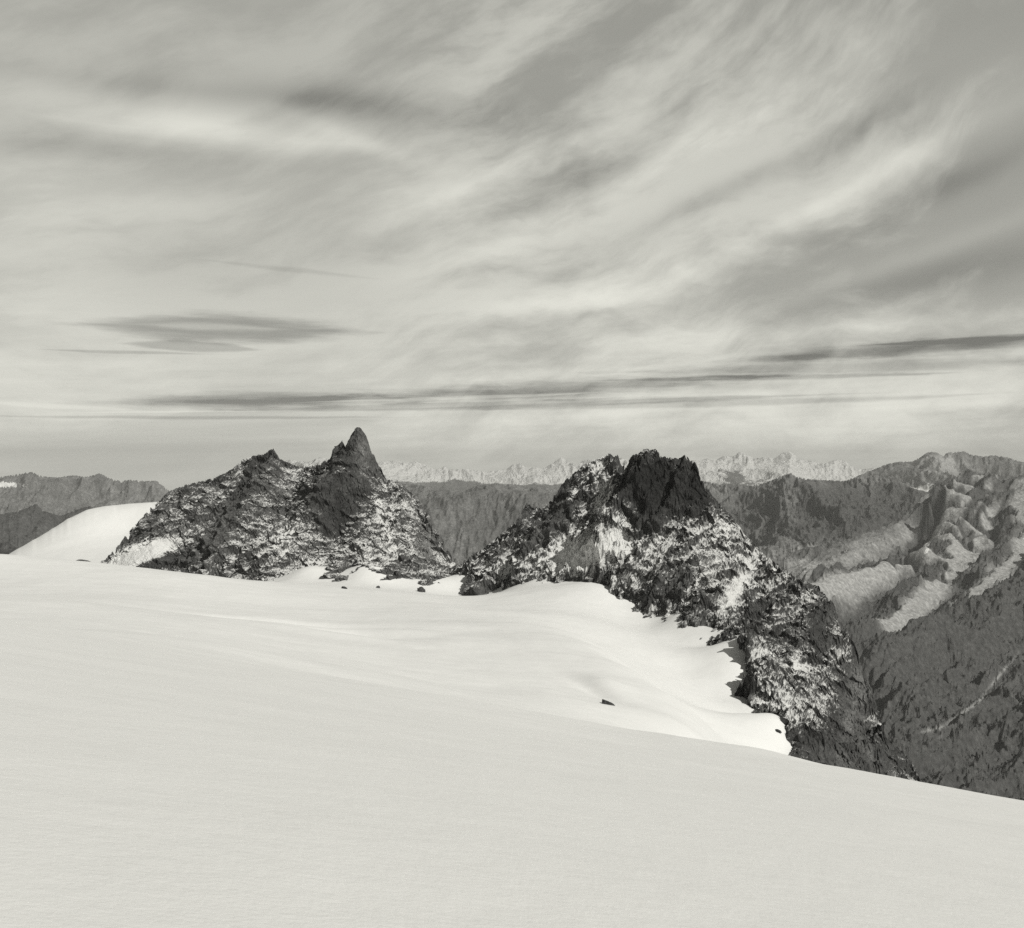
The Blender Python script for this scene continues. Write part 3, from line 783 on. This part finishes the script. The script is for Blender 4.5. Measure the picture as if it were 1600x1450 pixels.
ctrl = np.vstack([A_, shift(A_, 900, -350, every=3), shift(A_, -1000, -300, every=3), shift(A_, -2500, -850, every=4), shift(A_, -4500, -1400, every=4)])
build_far('wooded_hills', 'dark wooded ridge below the far left range, behind the snow shoulder', ctrl, (-220, 320), (1800, 7500), 420, 260, cr, 190, 560, 25, M_FAR,
          ext=(-800, None), snow0=-1.2, band=25)

# valley wall seen through the gap
cr = [(380, 760), (600, 752), (640, 752), (660, 758), (700, 766), (720, 770), (745, 758), (770, 757), (800, 756), (820, 764), (850, 758), (880, 768), (920, 770), (1000, 760), (1100, 768), (1200, 775)]
A_ = line(with_depth(cr, [(380, 12000), (1200, 13000)]), tone=.3, step=12)
B_ = line([(380, 800, 9500), (560, 800, 9500), (680, 792, 9400), (760, 776, 9500), (840, 778, 9400), (900, 788, 9500), (1200, 800, 9500)], tone=-0.15)
ctrl = np.vstack([A_, shift(A_, 1800, -600, every=3), B_, shift(B_, -350, -160, every=2), shift(B_, -1500, -900, every=2), shift(B_, -4000, -1500, every=2)])
build_far('valley_wall', 'hazy grey valley wall seen through the gap between the two crags', ctrl, (360, 1220), (5200, 14500), 700, 520, cr, 230, 800, 35, M_FAR,
          snow0=-1.0, band=25, fine=0.3)

# dark pyramid ridge right of the right-hand crag
cr = [(1050, 745), (1105, 752), (1125, 756), (1150, 756), (1180, 759), (1205, 750), (1222, 743), (1236, 738), (1243, 744), (1262, 748), (1290, 750), (1320, 751), (1345, 744), (1362, 742), (1385, 746), (1410, 755), (1430, 764), (1460, 770), (1600, 790)]
A_ = line(with_depth(cr, [(1050, 9500), (1236, 8200), (1460, 9500), (1600, 9500)]), tone=0.0, step=10)
ctrl = np.vstack([A_, shift(A_, 900, -500, every=3), shift(A_, 3500, -1400, every=4),
                  line([(1236, 742, 8150), (1240, 790, 7500), (1215, 830, 6900), (1200, 880, 6400)], tone=-.1), line([(1180, 775, 8200), (1190, 830, 7300), (1180, 860, 7000)], tone=-.2),
                  line([(1280, 785, 7900), (1262, 815, 7300), (1250, 830, 7000)], tone=-.5), line([(1325, 770, 8200), (1330, 810, 7400), (1310, 838, 6900)], tone=-.6),
                  line([(1390, 770, 8600), (1400, 815, 7700), (1380, 830, 7400)], tone=-.5),
                  line([(1150, 950, 5600), (1300, 930, 5900), (1420, 900, 6500), (1550, 900, 6500)], tone=0), line([(1100, 1100, 4400), (1300, 1100, 4700), (1500, 1050, 5200)])])
build_far('dark_ridge', 'dark ridge with a pointed pyramid top right of the right-hand crag', ctrl, (1030, 1620), (4300, 13500), 640, 640, cr, 190, 620, 45, M_FAR,
          snow0=-1.0, snow_b=[(1400, 820, 3, 30, 20, .2)], tone_b=[(1262, 800, 14, 20, 0, -.8), (1320, 800, 42, 30, 0, -.6), (1212, 805, 14, 30, 0, -.6), (1392, 815, 14, 13, 0, -.8), (1300, 850, 90, 12, 12, .5)], band=25, fine=0.35)

# pale double-topped peak behind, right
cr = [(1300, 760), (1345, 741), (1365, 733), (1385, 725), (1405, 721), (1425, 721), (1440, 712), (1450, 706), (1462, 706), (1474, 711), (1480, 707), (1492, 706), (1506, 705), (1518, 710), (1535, 713), (1552, 711), (1575, 714), (1590, 720), (1620, 726), (1750, 740), (1900, 750)]
A_ = line(with_depth(cr, [(1300, 15500), (1450, 14500), (1900, 15000)]), step=10)
ctrl = np.vstack([A_, shift(A_, 1500, -700, every=3), shift(A_, 5000, -1500, every=4),
                  line([(1448, 712, 14400), (1432, 745, 13300), (1410, 765, 12500)]), line([(1505, 710, 14600), (1520, 745, 13300), (1540, 780, 12300)]),
                  line([(1475, 725, 13900), (1465, 760, 12900)]), line([(1300, 800, 12500), (1440, 768, 12300), (1700, 800, 12000)]), line([(1300, 850, 10000), (1700, 850, 10000)])])
build_far('distant_peak', 'pale grey double-topped peak with a snow basin at its foot, upper right', ctrl, (1280, 1920), (9500, 20000), 560, 420, cr, 330, 1300, 55, M_FAR,
          ext=(None, 2500), snow0=-0.72, snow_b=[(1438, 766, 26, 8, 20, 1.3), (1470, 738, 30, 5, 0, .5), (1420, 752, 16, 6, 40, .5)], tone_b=[(1470, 725, 25, 18, 0, .6)], band=25)

# great ribbed mountain at the right, with spurs running down to the left
cr = [(1290, 852), (1340, 836), (1375, 824), (1400, 812), (1420, 798), (1438, 778), (1452, 768), (1462, 752), (1472, 748), (1482, 752), (1492, 745), (1503, 736), (1510, 731), (1522, 735), (1535, 738), (1548, 738), (1562, 741), (1575, 748), (1590, 744), (1605, 738), (1640, 730), (1720, 725), (1900, 740)]
A_ = line(with_depth(cr, [(1290, 6200), (1400, 7000), (1510, 7600), (1600, 7600), (1900, 7600)]), tone=-.1, step=8)
S1 = [(1440, 850, 6700), (1400, 865, 6300), (1372, 872, 6000), (1320, 885, 5700), (1265, 900, 5400)]
G0 = [(1445, 838, 7000), (1400, 845, 6700), (1330, 868, 6200), (1270, 885, 5900)]
G1 = [(1478, 820, 6800), (1448, 862, 6200), (1400, 888, 5800), (1340, 905, 5500), (1270, 920, 5100)]
S2 = [(1508, 742, 7500), (1490, 790, 6900), (1466, 832, 6300), (1452, 878, 5800), (1405, 922, 5300), (1350, 962, 4900), (1325, 985, 4700)]
G2 = [(1545, 800, 6900), (1530, 850, 6400), (1500, 890, 5900), (1450, 935, 5300), (1390, 985, 4800)]
S3 = [(1562, 745, 7500), (1575, 790, 6800), (1560, 850, 6100), (1530, 888, 5600), (1500, 925, 5200), (1478, 945, 5000)]
G3 = [(1620, 820, 6500), (1590, 870, 5900), (1545, 905, 5400), (1500, 945, 5000)]
S4 = [(1720, 800, 6200), (1640, 850, 5700), (1580, 905, 5100), (1540, 925, 4900), (1470, 968, 4500), (1420, 985, 4200), (1360, 1008, 3900)]
G4 = [(1700, 960, 4700), (1620, 990, 4300), (1560, 1080, 3700), (1500, 1120, 3400), (1440, 1150, 3200)]
S5 = [(1400, 1040, 3700), (1390, 1120, 3200), (1400, 1200, 2800)]
S6 = [(1760, 1000, 4300), (1680, 1060, 3800), (1640, 1150, 3200), (1600, 1250, 2700)]
ctrl = np.vstack([A_, shift(A_, 900, -500, every=3), shift(A_, 3000, -1300, every=5),
                  line(S1, -1.2), shift(line(S1, -1.0), -30, -95, -60, 2), line(G0, .25), line(G1, .8), line(S2, -1.3), shift(line(S2, -1.3, step=20), 0, -130, -120),  # dark tone on spurs is cliff plus painted left-flank shade; pale gullies are scree
                  line(G2, 1.0), line(S3, -.9), shift(line(S3, -.9, step=20), 0, -100, -90), line(G3, .9), line(S4, -.8), shift(line(S4, -.9, step=20), -60, -80, -60),
                  line([(1560, 990, 4300), (1460, 1010, 4000), (1390, 1060, 3600)], -.9), line(G4, -.5), line(S5, -1.0), line(S6, -.9),
                  line([(1475, 750, 7300), (1458, 800, 6900), (1445, 835, 6850)], -1.2), line([(1490, 752, 7250), (1474, 800, 6850), (1458, 838, 6500)], .7),
                  line([(1524, 742, 7400), (1508, 790, 6800), (1490, 835, 6400), (1472, 868, 6050)], .6), line([(1537, 741, 7450), (1520, 795, 6850), (1502, 840, 6400)], -1.1),
                  line([(1550, 745, 7400), (1535, 800, 6750)], .6), line([(1585, 760, 7200), (1592, 810, 6600)], .5),
                  line([(1250, 1000, 4600), (1250, 1200, 3400)], -.5), line([(1350, 1300, 2500), (1500, 1330, 2300), (1700, 1400, 2200), (1900, 1400, 2200)], -1.0),
                  line([(1300, 1500, 1700), (1600, 1500, 1700), (1900, 1500, 1700)], -1.0)])
build_far('ribbed_mountain', 'large ribbed mountain with spurs running down left into a dark valley, at the right edge', ctrl, (1225, 1950), (1700, 10500), 860, 1150, cr, 140, 420, 65, M_FAR,
          calm=True, ext=(None, 2600), dirv=(-0.75, -0.66), snow0=-1.1, snow_b=[(1444, 868, 6, 30, -28, 1.2), (1590, 850, 10, 60, -42, .45), (1600, 790, 25, 20, 0, .5)],
          tone_b=[(1530, 790, 80, 50, 0, -.1), (1585, 800, 30, 40, 0, -.3), (1455, 1140, 38, 3, 15, .9), (1512, 1108, 38, 3, 35, .9), (1562, 1055, 48, 3, 50, .9), (1466, 795, 38, 5, 68, -1.1), (1493, 775, 40, 6, 62, -1.1), (1480, 800, 40, 4, 64, .8), (1512, 800, 40, 5, 60, -.8), (1503, 790, 30, 4, 60, .6),
            (1540, 785, 38, 5, 58, -.9), (1530, 790, 30, 4, 58, .5), (1566, 790, 38, 5, 60, -.8), (1556, 800, 30, 4, 60, .5), (1450, 870, 22, 4, 62, 1.2), (1425, 858, 8, 14, 0, -.9), (1590, 800, 20, 40, -30, .6)], band=24, aniso=3.5, fine=0.45)  # paired dark and light stripes paint shade and sun on the upper ribs

# ground far below, out to the horizon
def build_plain():
    xs = np.linspace(-60000, 60000, 220); ys = np.linspace(-11000, 55000, 140)
    X, Y = np.meshgrid(xs, ys)
    Z = -2050 + ridged(X / 9000, Y / 9000, X * 0, 5, seed=3) * 350
    o = grid_mesh('valley_floor', X, Y, Z, {'snow': X * 0 - 2, 'tone': X * 0 - .4}, M_FAR, flat=False)
    tag(o, 'dim valley floor far below the peaks', kind='structure')
build_plain()

# ------------------------------------------------------------------ haze
def build_haze(density=2.1e-5):
    import bmesh
    bm = bmesh.new(); bmesh.ops.create_cube(bm, size=1.0)
    me = bpy.data.meshes.new('haze')
    bmesh.ops.scale(bm, vec=(122000, 68000, 2750), verts=bm.verts)
    bmesh.ops.translate(bm, vec=(0, 22000, -2060 + 1375), verts=bm.verts)
    bm.to_mesh(me); bm.free()
    o = bpy.data.objects.new('haze', me); scene.collection.objects.link(o)
    m = bpy.data.materials.new('haze'); m.use_nodes = True
    t = NT(m.node_tree); t.n.clear()
    out = t.node('ShaderNodeOutputMaterial'); v = t.node('ShaderNodeVolumePrincipled')
    v.inputs['Color'].default_value = (0.95, 0.95, 0.93, 1); v.inputs['Density'].default_value = density
    v.inputs['Anisotropy'].default_value = 0.0
    t.l.new(v.outputs[0], out.inputs['Volume']); me.materials.append(m)
    tag(o, 'pale mountain haze filling the distance', 'haze', kind='stuff')
build_haze()
